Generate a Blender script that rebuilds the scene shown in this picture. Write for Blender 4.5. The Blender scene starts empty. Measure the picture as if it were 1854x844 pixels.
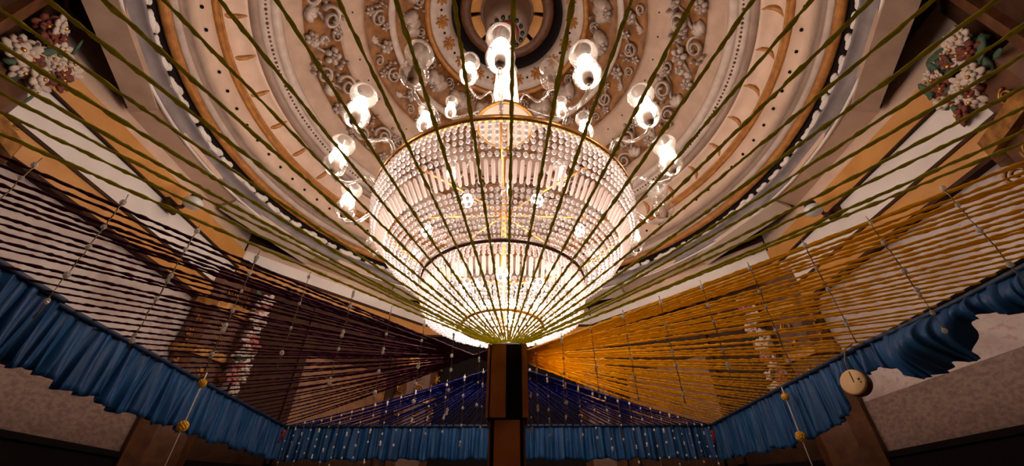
import bpy, math, random
from mathutils import Vector, Matrix
PI = math.pi
random.seed(7)
S = bpy.context.scene
COL = S.collection
EYE = 1.6                      # eye height; everything below is written relative to eye level and lifted at the end

# ------------------------------------------------------------------ camera, world, exposure
cd = bpy.data.cameras.new('camera')
cam = bpy.data.objects.new('camera', cd)
COL.objects.link(cam)
cd.sensor_width = 36.0
cd.lens = 715.0 / 1854.0 * 36.0
cd.clip_start = 0.02
cam.location = (0, 0, EYE)
cam.rotation_euler = (math.radians(90 + 36.6), 0, 0)
S.camera = cam
w = bpy.data.worlds.new('hall_ambient')
w.use_nodes = True
w.node_tree.nodes['Background'].inputs[0].default_value = (1.0, 0.72, 0.55, 1)
w.node_tree.nodes['Background'].inputs[1].default_value = 0.012
S.world = w
S.view_settings.view_transform = 'Standard'
S.view_settings.look = 'None'
S.view_settings.gamma = 1.0
S.view_settings.use_curve_mapping = False
S.view_settings.exposure = 0.0
S.cycles.transparent_max_bounces = 16
S.cycles.max_bounces = 6
S.cycles.adaptive_threshold = 0.04
LAMP_E = 52.0                  # radiance of each lit chandelier bulb
INNER_E = 120.0                # radiance of each bulb inside the crystal basket
LAMP_COL = (1.0, 0.83, 0.70)

# ------------------------------------------------------------------ materials
def nt(name):
    m = bpy.data.materials.new(name); m.use_nodes = True
    t = m.node_tree
    for n in list(t.nodes): t.nodes.remove(n)
    return m, t, t.nodes.new('ShaderNodeOutputMaterial')
def lk(t, a, b): t.links.new(a, b)
def mat(name, c, rough=0.6, metal=0.0, c2=None, scale=8.0, detail=4.0, bump=0.0, bscale=40.0, spec=0.4, sheen=0.0, transl=0.0, lo=0.35, hi=0.65):
    m, t, out = nt(name)
    p = t.nodes.new('ShaderNodeBsdfPrincipled')
    p.inputs['Base Color'].default_value = (*c, 1); p.inputs['Roughness'].default_value = rough
    p.inputs['Metallic'].default_value = metal; p.inputs['Specular IOR Level'].default_value = spec
    if sheen: p.inputs['Sheen Weight'].default_value = sheen
    tc = t.nodes.new('ShaderNodeTexCoord')
    if c2:
        n = t.nodes.new('ShaderNodeTexNoise'); n.inputs['Scale'].default_value = scale; n.inputs['Detail'].default_value = detail
        lk(t, tc.outputs['Object'], n.inputs['Vector'])
        r = t.nodes.new('ShaderNodeValToRGB')
        r.color_ramp.elements[0].position = lo; r.color_ramp.elements[1].position = hi
        r.color_ramp.elements[0].color = (*c, 1); r.color_ramp.elements[1].color = (*c2, 1)
        lk(t, n.outputs['Fac'], r.inputs['Fac']); lk(t, r.outputs['Color'], p.inputs['Base Color'])
    if bump:
        n2 = t.nodes.new('ShaderNodeTexNoise'); n2.inputs['Scale'].default_value = bscale; n2.inputs['Detail'].default_value = 3
        lk(t, tc.outputs['Object'], n2.inputs['Vector'])
        b = t.nodes.new('ShaderNodeBump'); b.inputs['Strength'].default_value = bump; b.inputs['Distance'].default_value = 0.01
        lk(t, n2.outputs['Fac'], b.inputs['Height']); lk(t, b.outputs['Normal'], p.inputs['Normal'])
    sh = p.outputs[0]
    if transl:
        tr = t.nodes.new('ShaderNodeBsdfTranslucent'); tr.inputs[0].default_value = (*c, 1)
        mx = t.nodes.new('ShaderNodeMixShader'); mx.inputs[0].default_value = transl
        lk(t, sh, mx.inputs[1]); lk(t, tr.outputs[0], mx.inputs[2]); sh = mx.outputs[0]
    lk(t, sh, out.inputs['Surface'])
    return m
def emit(name, c, e):
    m, t, out = nt(name)
    n = t.nodes.new('ShaderNodeEmission'); n.inputs[0].default_value = (*c, 1); n.inputs[1].default_value = e
    lk(t, n.outputs[0], out.inputs['Surface']); return m
def thin_glass(name, tint=(0.95, 0.93, 0.9), frost=0.15, base=0.08, rough=0.06, tl=0.85):
    m, t, out = nt(name)
    tr = t.nodes.new('ShaderNodeBsdfTransparent'); tr.inputs[0].default_value = (*tint, 1)
    gl = t.nodes.new('ShaderNodeBsdfGlossy'); gl.inputs[0].default_value = (1, 1, 1, 1); gl.inputs['Roughness'].default_value = rough
    df = t.nodes.new('ShaderNodeBsdfTranslucent'); df.inputs[0].default_value = (tl, tl * 0.95, tl * 0.9, 1)
    d2 = t.nodes.new('ShaderNodeBsdfDiffuse'); d2.inputs[0].default_value = (0.85, 0.8, 0.76, 1)
    dd = t.nodes.new('ShaderNodeMixShader'); dd.inputs[0].default_value = 0.5
    lk(t, df.outputs[0], dd.inputs[1]); lk(t, d2.outputs[0], dd.inputs[2])
    lw = t.nodes.new('ShaderNodeLayerWeight'); lw.inputs[0].default_value = 0.35
    ma = t.nodes.new('ShaderNodeMath'); ma.operation = 'MULTIPLY_ADD'; ma.inputs[1].default_value = 0.75; ma.inputs[2].default_value = base
    lk(t, lw.outputs['Facing'], ma.inputs[0])
    m1 = t.nodes.new('ShaderNodeMixShader'); m1.inputs[0].default_value = frost
    lk(t, tr.outputs[0], m1.inputs[1]); lk(t, dd.outputs[0], m1.inputs[2])
    m2 = t.nodes.new('ShaderNodeMixShader'); lk(t, ma.outputs[0], m2.inputs[0])
    lk(t, m1.outputs[0], m2.inputs[1]); lk(t, gl.outputs[0], m2.inputs[2])
    lk(t, m2.outputs[0], out.inputs['Surface']); return m
def marble(name):
    m, t, out = nt(name)
    p = t.nodes.new('ShaderNodeBsdfPrincipled'); p.inputs['Roughness'].default_value = 0.45
    tc = t.nodes.new('ShaderNodeTexCoord')
    n = t.nodes.new('ShaderNodeTexNoise'); n.inputs['Scale'].default_value = 2.2; n.inputs['Detail'].default_value = 8; n.inputs['Distortion'].default_value = 1.2
    lk(t, tc.outputs['Object'], n.inputs['Vector'])
    r = t.nodes.new('ShaderNodeValToRGB')
    r.color_ramp.elements[0].position = 0.38; r.color_ramp.elements[0].color = (0.40, 0.31, 0.285, 1)
    r.color_ramp.elements[1].position = 0.60; r.color_ramp.elements[1].color = (0.54, 0.46, 0.435, 1)
    lk(t, n.outputs['Fac'], r.inputs['Fac'])
    # faded reddish painted ornament in rows
    mp = t.nodes.new('ShaderNodeMapping'); mp.inputs['Scale'].default_value = (16, 16, 24)
    lk(t, tc.outputs['Object'], mp.inputs['Vector'])
    n2 = t.nodes.new('ShaderNodeTexNoise'); n2.inputs['Scale'].default_value = 1.0; n2.inputs['Detail'].default_value = 3
    lk(t, mp.outputs[0], n2.inputs['Vector'])
    r2 = t.nodes.new('ShaderNodeValToRGB'); r2.color_ramp.elements[0].position = 0.54; r2.color_ramp.elements[1].position = 0.62
    lk(t, n2.outputs['Fac'], r2.inputs['Fac'])
    wv = t.nodes.new('ShaderNodeTexNoise'); wv.inputs['Scale'].default_value = 0.9; lk(t, tc.outputs['Object'], wv.inputs['Vector'])
    r3 = t.nodes.new('ShaderNodeValToRGB'); r3.color_ramp.elements[0].position = 0.45; r3.color_ramp.elements[1].position = 0.55
    lk(t, wv.outputs['Fac'], r3.inputs['Fac'])
    mu = t.nodes.new('ShaderNodeMath'); mu.operation = 'MULTIPLY'; lk(t, r2.outputs[0], mu.inputs[0]); lk(t, r3.outputs[0], mu.inputs[1])
    mu2 = t.nodes.new('ShaderNodeMath'); mu2.operation = 'MULTIPLY'; mu2.inputs[1].default_value = 0.55; lk(t, mu.outputs[0], mu2.inputs[0])
    mx = t.nodes.new('ShaderNodeMixRGB'); mx.inputs[2].default_value = (0.36, 0.17, 0.15, 1)
    lk(t, mu2.outputs[0], mx.inputs[0]); lk(t, r.outputs[0], mx.inputs[1]); lk(t, mx.outputs[0], p.inputs['Base Color'])
    lk(t, p.outputs[0], out.inputs['Surface']); return m

def shaded_script_paint(name):
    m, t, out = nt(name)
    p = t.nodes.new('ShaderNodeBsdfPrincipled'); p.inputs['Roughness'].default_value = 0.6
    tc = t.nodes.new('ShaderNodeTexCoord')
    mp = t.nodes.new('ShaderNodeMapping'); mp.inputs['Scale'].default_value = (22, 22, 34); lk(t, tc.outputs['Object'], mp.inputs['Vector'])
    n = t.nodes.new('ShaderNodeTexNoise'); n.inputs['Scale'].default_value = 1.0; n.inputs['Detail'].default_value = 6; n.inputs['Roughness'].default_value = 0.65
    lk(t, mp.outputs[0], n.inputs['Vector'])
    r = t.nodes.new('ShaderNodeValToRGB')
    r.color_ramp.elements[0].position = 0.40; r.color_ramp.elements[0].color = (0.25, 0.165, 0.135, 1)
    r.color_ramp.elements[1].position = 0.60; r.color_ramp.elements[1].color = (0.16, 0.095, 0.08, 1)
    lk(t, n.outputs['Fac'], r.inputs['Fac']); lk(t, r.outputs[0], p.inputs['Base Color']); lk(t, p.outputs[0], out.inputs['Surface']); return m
SHADED_SCRIPT = shaded_script_paint('shaded_mural_paint')  # script pattern, its colour darkened for the shade below the canopy
CREAM = mat('cream_plaster', (0.52, 0.36, 0.27), 0.6, c2=(0.60, 0.43, 0.33), scale=5)
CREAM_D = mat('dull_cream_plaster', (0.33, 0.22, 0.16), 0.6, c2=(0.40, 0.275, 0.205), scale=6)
PALE = mat('pale_plaster', (0.40, 0.315, 0.27), 0.5, c2=(0.49, 0.39, 0.335), scale=9, bump=0.15)
SOFF = mat('lit_soffit_tone', (0.52, 0.42, 0.34), 0.5, c2=(0.58, 0.47, 0.39), scale=5)  # paler tone puts the stronger light on corner boards into the colour
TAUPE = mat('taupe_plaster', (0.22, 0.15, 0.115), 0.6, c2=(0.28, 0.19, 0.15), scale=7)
GREY = mat('grey_moulding', (0.17, 0.14, 0.145), 0.4, c2=(0.24, 0.20, 0.20), scale=6, bump=0.2, bscale=12)
ORANGE = mat('ochre_paint', (0.46, 0.20, 0.045), 0.45, c2=(0.56, 0.27, 0.07), scale=4)
OCHRE = mat('dark_ochre_gilt', (0.27, 0.10, 0.018), 0.4, c2=(0.40, 0.165, 0.034), scale=14, bump=0.3, bscale=60)
WHITE = mat('white_plaster', (0.66, 0.60, 0.57), 0.5, c2=(0.74, 0.68, 0.65), scale=3)
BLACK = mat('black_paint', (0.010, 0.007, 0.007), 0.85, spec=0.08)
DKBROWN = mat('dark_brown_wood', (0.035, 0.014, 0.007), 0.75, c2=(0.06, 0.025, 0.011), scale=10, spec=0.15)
BROWN = mat('brown_wood', (0.075, 0.025, 0.009), 0.5, c2=(0.125, 0.045, 0.014), scale=12)
POSTW = mat('post_wood', (0.36, 0.11, 0.028), 0.4, c2=(0.46, 0.16, 0.045), scale=6, bump=0.2)
GOLD = mat('gold_leaf', (0.62, 0.33, 0.09), 0.38, 0.85, c2=(0.42, 0.20, 0.045), scale=20, bump=0.3)
GILT = mat('antique_gilt', (0.18, 0.08, 0.018), 0.4, 0.5, c2=(0.42, 0.20, 0.045), scale=14, bump=0.4)
MARBLE = marble('painted_marble')
ORN = mat('aged_stucco', (0.27, 0.20, 0.165), 0.4, c2=(0.43, 0.34, 0.29), scale=14, bump=0.3)
FIELD = mat('brown_ochre_field', (0.13, 0.05, 0.013), 0.5, c2=(0.25, 0.10, 0.024), scale=9, bump=0.4, bscale=30)
FLOORM = mat('pale_stone', (0.42, 0.33, 0.27), 0.5, c2=(0.50, 0.41, 0.34), scale=3)
CRYSTAL = mat('crystal_glass', (0.82, 0.77, 0.77), 0.10, spec=0.9, transl=0.45)
ROD = mat('crystal_rod_glass', (0.85, 0.78, 0.76), 0.06, spec=1.0, transl=0.55)
SHADE = thin_glass('clear_shade_glass', frost=0.07, base=0.05, tl=0.12)
FROST = thin_glass('frosted_shade_glass', frost=0.22, base=0.06, rough=0.25, tl=0.12)
ARMG = thin_glass('arm_glass', tint=(0.8, 0.75, 0.7), frost=0.25, base=0.22, rough=0.08)
COLG = thin_glass('column_glass', frost=0.6, base=0.15, rough=0.1)
BULB = emit('lit_bulb', LAMP_COL, LAMP_E)
BULB_IN = emit('lit_inner_bulb', LAMP_COL, INNER_E)
BULB_OFF = mat('unlit_bulb', (0.7, 0.66, 0.6), 0.2, spec=0.8)
SOCK = mat('lamp_socket', (0.30, 0.20, 0.15), 0.5)
VAL = mat('blue_satin', (0.006, 0.048, 0.155), 0.5, c2=(0.011, 0.072, 0.205), scale=5, spec=0.3, transl=0.15)
VALD = mat('dark_blue_hem', (0.008, 0.02, 0.055), 0.6)
GREEN = mat('olive_green_yarn', (0.62, 0.56, 0.055), 0.8, c2=(0.36, 0.30, 0.028), scale=90, spec=0.2, transl=0.45)
PURPLE = mat('purple_yarn', (0.11, 0.010, 0.050), 0.8, c2=(0.045, 0.005, 0.020), scale=50, spec=0.2, transl=0.1)
YELLOW = mat('amber_yarn', (0.95, 0.62, 0.022), 0.8, c2=(0.80, 0.42, 0.014), scale=50, spec=0.2, transl=0.45)
BLUEY = mat('royal_blue_yarn', (0.022, 0.030, 0.34), 0.8, c2=(0.012, 0.016, 0.17), scale=50, spec=0.2, transl=0.1)
THREAD = mat('tinsel_thread', (0.20, 0.13, 0.06), 0.35, 0.5)
BEAD = mat('clear_bead', (0.97, 0.94, 0.90), 0.05, spec=1.0, transl=0.55)
WSTRING = mat('white_string', (0.55, 0.45, 0.36), 0.8)
MARI = mat('marigold_pompom', (0.60, 0.28, 0.012), 0.85, c2=(0.75, 0.40, 0.02), scale=70, bump=0.8, bscale=120)
TAN = mat('pale_turned_wood', (0.52, 0.32, 0.14), 0.5, c2=(0.60, 0.39, 0.18), scale=10)
PETAL = mat('white_petal', (0.70, 0.58, 0.50), 0.6, transl=0.2)
PINKP = mat('dusky_pink_petal', (0.45, 0.16, 0.14), 0.6, transl=0.2)
REDP = mat('dark_red_petal', (0.16, 0.035, 0.022), 0.6, transl=0.1)
LEAFM = mat('green_leaf', (0.06, 0.11, 0.065), 0.55, transl=0.15)
GREENG = mat('dark_green_glass', (0.006, 0.03, 0.02), 0.2)
REDG = mat('dusky_red_paint', (0.22, 0.035, 0.035), 0.4)
RED = mat('red_ribbon', (0.25, 0.012, 0.01), 0.6)
OPAL = mat('opal_glass', (0.62, 0.60, 0.60), 0.2, spec=0.7)

# ------------------------------------------------------------------ mesh collector
class MB:
    def __init__(s): s.v = []; s.f = []; s.sm = []
    def add(s, vs, fs, smooth=True):
        o = len(s.v); s.v += [tuple(q) for q in vs]; s.f += [tuple(i + o for i in q) for q in fs]; s.sm += [smooth] * len(fs); return s
    def box(s, c, d, M=None, smooth=False):
        x, y, z = d[0] / 2, d[1] / 2, d[2] / 2
        vs = [Vector((sx * x, sy * y, sz * z)) for sz in (-1, 1) for sy in (-1, 1) for sx in (-1, 1)]
        if M: vs = [M @ q for q in vs]
        vs = [q + Vector(c) for q in vs]
        return s.add(vs, [(0, 2, 3, 1), (4, 5, 7, 6), (0, 1, 5, 4), (2, 6, 7, 3), (0, 4, 6, 2), (1, 3, 7, 5)], smooth)
    def sphere(s, c, r, nu=6, nv=4, sc=(1, 1, 1), M=None, smooth=True):
        vs = [Vector((0, 0, 1))]
        for j in range(1, nv):
            a = PI * j / nv
            for i in range(nu):
                b = 2 * PI * (i + 0.5 * (j % 2)) / nu; vs.append(Vector((math.sin(a) * math.cos(b), math.sin(a) * math.sin(b), math.cos(a))))
        vs.append(Vector((0, 0, -1)))
        vs = [Vector((q.x * sc[0] * r, q.y * sc[1] * r, q.z * sc[2] * r)) for q in vs]
        if M: vs = [M @ q for q in vs]
        vs = [q + Vector(c) for q in vs]
        fs = [(0, 1 + i, 1 + (i + 1) % nu) for i in range(nu)]
        for j in range(nv - 2):
            for i in range(nu):
                a = 1 + j * nu + i; b = 1 + j * nu + (i + 1) % nu; fs.append((a, a + nu, b + nu, b))
        n = len(vs) - 1; o = 1 + (nv - 2) * nu
        fs += [(o + (i + 1) % nu, o + i, n) for i in range(nu)]
        return s.add(vs, fs, smooth)
    def tube(s, pts, r, n=6, closed=False, cap=True, rfun=None):
        pts = [Vector(p) for p in pts]; m = len(pts)
        vs = []; up = None
        for k in range(m):
            if closed: t = pts[(k + 1) % m] - pts[k - 1]
            else: t = pts[min(k + 1, m - 1)] - pts[max(k - 1, 0)]
            t.normalize()
            if up is None:
                up = Vector((0, 0, 1)) if abs(t.z) < 0.9 else Vector((1, 0, 0))
            a = t.cross(up); a.normalize(); b = a.cross(t); b.normalize(); up = b
            rk = r[k] if isinstance(r, (list, tuple)) else r
            for i in range(n):
                th = 2 * PI * i / n
                q = rk * (rfun(k, th) if rfun else 1)
                vs.append(pts[k] + a * (q * math.cos(th)) + b * (q * math.sin(th)))
        fs = []
        for k in range(m if closed else m - 1):
            for i in range(n):
                p = k * n; q = ((k + 1) % m) * n; fs.append((p + i, p + (i + 1) % n, q + (i + 1) % n, q + i))
        if cap and not closed: fs.append(tuple(reversed(range(n)))); fs.append(tuple((m - 1) * n + i for i in range(n)))
        return s.add(vs, fs)
    def lathe(s, prof, n=32, c=(0, 0, 0), smooth=True, close=False, a0=0.0):
        m = len(prof); vs = []
        for i in range(n):
            a = a0 + 2 * PI * i / n
            for r, z in prof: vs.append((c[0] + r * math.cos(a), c[1] + r * math.sin(a), c[2] + z))
        fs = []
        for i in range(n):
            p = i * m; q = ((i + 1) % n) * m
            for k in range(m if close else m - 1):
                k2 = (k + 1) % m
                fs.append((p + k, q + k, q + k2, p + k2))
        return s.add(vs, fs, smooth)
    def prism(s, poly, z0, z1, smooth=False):
        n = len(poly)
        vs = [(x, y, z0) for x, y in poly] + [(x, y, z1) for x, y in poly]
        fs = [tuple(reversed(range(n))), tuple(range(n, 2 * n))] + [(i, (i + 1) % n, n + (i + 1) % n, n + i) for i in range(n)]
        return s.add(vs, fs, smooth)
    def mesh(s, name, m):
        me = bpy.data.meshes.new(name); me.from_pydata(s.v, [], s.f)
        me.polygons.foreach_set('use_smooth', s.sm); me.materials.append(m); me.update(); return me
    def build(s, name, m, parent=None): return link(name, s.mesh(name, m), parent)
def link(name, data, parent=None, M=None):
    o = bpy.data.objects.new(name, data); COL.objects.link(o); o.parent = parent
    if M is not None: o.matrix_local = M
    return o
def tag(o, label, cat, group=None):
    o['label'] = label; o['category'] = cat
    if group: o['group'] = group
    return o
def thing(name, label, cat, loc=(0, 0, 0), group=None):
    o = bpy.data.objects.new(name, None); o.location = loc; o.empty_display_size = 0.1; COL.objects.link(o); return tag(o, label, cat, group)
def struct(o): o['kind'] = 'structure'; return o
def stuff(o): o['kind'] = 'stuff'; return o

# ------------------------------------------------------------------ the octagonal hall
HALL = 1.18                    # metres per hall unit: hall, dome and chandelier are drawn in hall units
FZ = -EYE / HALL
CX, CY = -0.068, 2.6           # plan centre of hall, dome and chandelier
AP = 3.12                      # apothem of the octagon
C0 = Vector((CX, CY, 0))
fl = MB().box((CX, CY, FZ - 0.05), (9, 9, 0.1)).build('floor', FLOORM); struct(fl)
half = AP * math.tan(PI / 8)
# wall index: outward direction angle in plan (0 = right, 90 = far)
WALLS = {0: 'wall_right', 45: 'wall_far_right', 90: 'wall_far', 135: 'wall_far_left', 180: 'wall_left', 225: 'wall_near_left', 270: 'wall_near', 315: 'wall_near_right'}
def wallM(deg):
    a = math.radians(deg)
    n = Vector((math.cos(a), math.sin(a), 0)); tt = Vector((-n.y, n.x, 0))
    M = Matrix.Identity(4)
    for i in range(3): M[i][0] = tt[i]; M[i][1] = n[i]; M[i][2] = (0, 0, 1)[i]; M[i][3] = C0[i] + AP * n[i]
    return M
def board(parent, name, m, x0, x1, z0, z1, proud, thick=None):
    t = thick or proud + 0.02
    b = MB().box(((x0 + x1) / 2, -proud + t / 2, (z0 + z1) / 2), (x1 - x0, t, z1 - z0)).mesh(name, m)
    return link(name, b, parent)
wl = {}
for deg, nm in WALLS.items():
    dark = deg in (45, 90, 135, 270)
    base = BLACK if deg == 90 else DKBROWN if dark else MARBLE
    o = MB().box((0, 0.10, (3.04 + FZ) / 2), (2 * half + 0.08, 0.2, 3.04 - FZ)).build(nm, base)
    o.matrix_local = wallM(deg); struct(o); wl[deg] = o
    h = half - 0.02
    if deg in (225, 315):
        board(o, 'dark_panelling', DKBROWN, -h, h, 1.2, 2.9, 0.02)
        for xx in (-0.95, -0.55, 0.55, 0.95): board(o, 'wood_trim', BROWN, xx - 0.05, xx + 0.05, 1.2, 2.9, 0.06)
    elif deg in (0, 180):
        board(o, 'upper_frieze', CREAM, -h, h, 2.60, 2.76, 0.02)
        board(o, 'ochre_band', ORANGE, -h, h, 2.39, 2.60, 0.05)
        board(o, 'dark_fillet', DKBROWN, -h, h, 2.375, 2.39, 0.06)  # thin dark brown strip between the bands
        board(o, 'white_frieze', WHITE, -h, h, 2.06, 2.375, 0.03)
        board(o, 'dark_fillet', DKBROWN, -h, h, 2.035, 2.06, 0.06)
        board(o, 'ochre_band', ORANGE, -h, h, 1.86, 2.035, 0.05)
        board(o, 'dark_fillet', DKBROWN, -h, h, 1.83, 1.86, 0.07)
    else:
        board(o, 'upper_frieze', CREAM, -h, h, 2.62, 2.76, 0.02)
        board(o, 'white_frieze', WHITE, -h, h, 2.47, 2.615, 0.05)
        board(o, 'dark_fillet', DKBROWN, -h, h, 2.435, 2.47, 0.06)
        board(o, 'ochre_band', ORANGE, -h, h, 2.30, 2.435, 0.05)
        board(o, 'dark_fillet', DKBROWN, -h, h, 2.27, 2.30, 0.065)
    if deg in (45, 135):
        sg = 1 if deg == 135 else -1
        def bd(nm, m, a, b, z0, z1, p): board(o, nm, m, min(a * sg, b * sg), max(a * sg, b * sg), z0, z1, p)
        bd('marble_strip', MARBLE, 0.86, 1.10, 0.98, 1.75, 0.03)
        bd('ochre_panel', FIELD, -0.84, 0.24, 0.80, 1.64, 0.03)
        bd('panel_stile', DKBROWN, 0.24, 0.32, 0.5, 2.27, 0.05)
        bd('panel_stile', DKBROWN, -0.92, -0.84, 0.5, 2.27, 0.05)
        bd('panel_rail', DKBROWN, -0.84, 0.24, 1.64, 1.72, 0.05)
    board(o, 'dark_dado', BLACK, -h, h, FZ, 0.46, 0.03)
    board(o, 'dado_rail', BLACK, -h, h, 0.44, 0.48, 0.05)
    if deg in (0, 180): board(o, 'shaded_mural_frieze', SHADED_SCRIPT, -h, h, 0.48, 0.86, 0.012)  # patterned band, its dark tone standing in for shade low on the wall

# ------------------------------------------------------------------ dome ceiling
PROF = [(2.96, 2.80), (2.89, 2.80), (2.839, 2.895), (2.66, 3.27), (2.635, 3.45), (2.37, 3.80), (1.9, 4.45), (1.4, 5.05), (1.0, 5.45), (0.72, 5.645)]
dome = MB().lathe([(r + 0.06, z + 0.05) for r, z in PROF], 128, (CX, CY, 0)).build('ceiling', CREAM); struct(dome)
def band(name, m, pts, parent=dome, n=128):
    # moulded ring with real thickness: pts is the visible profile, backed by an offset profile
    back = [(r + 0.07, z + 0.06) for r, z in reversed(pts)]
    o = MB().lathe(list(pts) + back, n, (CX, CY, 0), close=True).build(name, m, parent); return o
def arc(p, q, bulge, n=6):
    # profile between p and q bulging toward the hall (positive) by bulge
    (r0, z0), (r1, z1) = p, q; dx, dz = r1 - r0, z1 - z0; L = math.hypot(dx, dz); nx, nz = -dz / L, dx / L
    if nx > 0: nx, nz = -nx, -nz
    return [(r0 + dx * k / n + nx * bulge * math.sin(PI * k / n), z0 + dz * k / n + nz * bulge * math.sin(PI * k / n)) for k in range(n + 1)]
band('rim_fillet', WHITE, arc((2.915, 2.79), (2.885, 2.80), 0.012, 3))
band('grey_moulding', GREY, arc((2.885, 2.80), (2.839, 2.91), -0.025, 4) + arc((2.839, 2.91), (2.825, 2.93), 0.01, 2)[1:])
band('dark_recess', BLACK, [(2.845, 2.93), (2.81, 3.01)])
band('ochre_moulding', OCHRE, arc((2.79, 3.005), (2.755, 3.075), 0.02))
band('cream_moulding', PALE, arc((2.755, 3.075), (2.728, 3.132), 0.015))
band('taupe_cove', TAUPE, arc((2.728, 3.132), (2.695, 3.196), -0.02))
band('stud_band', CREAM, arc((2.695, 3.196), (2.640, 3.424), 0.0, 2))
band('ochre_moulding', OCHRE, arc((2.640, 3.424), (2.618, 3.465), 0.018) + arc((2.618, 3.465), (2.598, 3.50), 0.014)[1:])
band('cream_cove', CREAM, arc((2.598, 3.50), (2.466, 3.673), -0.045, 8))
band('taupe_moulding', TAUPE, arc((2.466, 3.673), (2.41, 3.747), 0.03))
band('bead_fillet', PALE, arc((2.41, 3.747), (2.345, 3.835), 0.0, 2))
band('pale_moulding', PALE, arc((2.345, 3.835), (2.282, 3.921), 0.03))
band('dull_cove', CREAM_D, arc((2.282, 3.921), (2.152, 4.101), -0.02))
band('ornament_field', FIELD, arc((2.152, 4.101), (1.907, 4.441), 0.0, 3))
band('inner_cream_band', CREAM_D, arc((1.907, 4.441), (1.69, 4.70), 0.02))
band('ornament_field', FIELD, arc((1.69, 4.70), (1.466, 4.971), 0.0, 3))
band('pale_rib', PALE, arc((1.466, 4.971), (1.40, 5.05), 0.03))
band('ornament_field', FIELD, arc((1.40, 5.05), (1.08, 5.37), 0.0, 3))
band('ochre_moulding', OCHRE, arc((1.08, 5.37), (1.02, 5.425), 0.03))
band('pale_ring', PALE, arc((1.02, 5.425), (0.76, 5.60), 0.0, 3))
band('black_ring', BLACK, [(0.76, 5.61), (0.72, 5.66), (0.68, 5.76), (0.66, 5.80)], n=96)  # black colour stands in for the shadow in the gap

def frame(r, z, ang, slope, lift=0.0, roll=0.0, sc=1.0):
    # placement on the dome: local x tangential, y up the slope, z out of the plaster toward the hall
    t = Vector((-math.sin(ang), math.cos(ang), 0)); rad = Vector((math.cos(ang), math.sin(ang), 0))
    up = rad * slope[0] + Vector((0, 0, slope[1])); up.normalize()
    n = t.cross(up)
    if n.dot(-rad - Vector((0, 0, 0.6))) < 0: t = -t; n = t.cross(up)
    p = Vector((CX, CY, z)) + rad * r + n * lift
    M = Matrix.Identity(4)
    for i in range(3): M[i][0] = t[i]; M[i][1] = up[i]; M[i][2] = n[i]; M[i][3] = p[i]
    return M @ Matrix.Rotation(roll, 4, 'Z') @ Matrix.Scale(sc, 4)
# studs
sm = MB().sphere((0, 0, 0), 0.017, 6, 4, (1, 1, 0.8)).mesh('stud', BLACK)
for i in range(84):
    link('stud', sm, dome, frame(2.664, 3.315, 2 * PI * i / 84, (-0.055, 0.228), 0.006))
# ochre ticks in the cove
tk = MB().tube([(-0.05, -0.10, -0.022), (-0.015, -0.05, -0.035), (0, 0.0, -0.035), (0.0, 0.06, -0.03), (-0.01, 0.10, -0.01)], [0.016, 0.024, 0.024, 0.018, 0.008], 6).mesh('gilt_tick', OCHRE)
for i in range(40):
    link('gilt_tick', tk, dome, frame(2.532, 3.5865, 2 * PI * (i + 0.4) / 40, (-0.132, 0.173), 0.0))
# dark bead row: too fine to pick apart
br = MB()
for i in range(330):
    M = frame(2.372, 3.797, 2 * PI * i / 330, (-0.065, 0.088), 0.004)
    br.sphere(M.to_translation(), 0.012 if i % 3 else 0.016, 5, 3)
stuff(br.build('bead_row', BROWN, dome))
# white scalloped drapery in the rim recess
sc_v = []
for kk in range(3):
    b = MB()
    wdt = (0.075, 0.06, 0.085)[kk]
    b.sphere((0, 0, 0), 1.0, 10, 6, (wdt, 0.026, 0.02)); b.sphere((wdt * 0.5, 0.014, 0.004), 1.0, 8, 5, (wdt * 0.55, 0.022, 0.018)); b.sphere((-wdt * 0.6, 0.008, 0.0), 1.0, 8, 5, (wdt * 0.4, 0.018, 0.016))
    sc_v.append(b.mesh('white_scallop', WHITE))
for i in range(100):
    link('white_scallop', sc_v[i % 3], dome, frame(2.836 - 0.002, 2.945 + random.uniform(-0.004, 0.004), 2 * PI * i / 100 + random.uniform(-.008, .008), (-0.03, 0.07), 0.0, random.uniform(-.15, .15), random.uniform(0.95, 1.35)))

# stucco ornament: motif > flower / scroll / leaves / berries
def petals(b, c, r, n, R, sc=(1, 0.6, 0.4), z=0.0, rot=0.0):
    for i in range(n):
        a = 2 * PI * i / n + rot
        M = Matrix.Rotation(a, 3, 'Z')
        b.sphere((c[0] + R * math.cos(a), c[1] + R * math.sin(a), z), r, 7, 4, sc, M)
def mk_flower(r, n=5, name='plaster_flower', m=ORN):
    b = MB(); petals(b, (0, 0), r * 0.42, n, r * 0.62, (1.0, 0.85, 0.5), r * 0.10); petals(b, (0, 0), r * 0.22, n, r * 0.26, (1, 0.8, 0.6), r * 0.28, 0.6)
    b.sphere((0, 0, r * 0.38), r * 0.17, 7, 5); return b.mesh(name, m)
def mk_scroll(r, turns=1.5, flip=1, tail=0.0):
    pts = []; rr = []
    N = 26
    for k in range(N + 1):
        u = k / N; a = turns * 2 * PI * u; R = r * (1 - 0.78 * u)
        pts.append((flip * R * math.cos(a), R * math.sin(a), r * 0.12 + r * 0.25 * u)); rr.append(r * (0.17 - 0.06 * u))
    b = MB(); b.tube(pts, rr, 6); b.sphere(pts[-1], r * 0.16, 7, 5); return b.mesh('plaster_scroll', ORN)
def mk_leaf(l, wd, n=3):
    b = MB()
    for i in range(n):
        a = (i - (n - 1) / 2) * 0.5
        M = Matrix.Rotation(a, 3, 'Z')
        q = M @ Vector((0, l * 0.5, l * 0.06)); b.sphere(q, 1.0, 7, 5, (wd * 0.5, l * 0.5, l * 0.12), M)
    return b.mesh('plaster_leaf', ORN)
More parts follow.
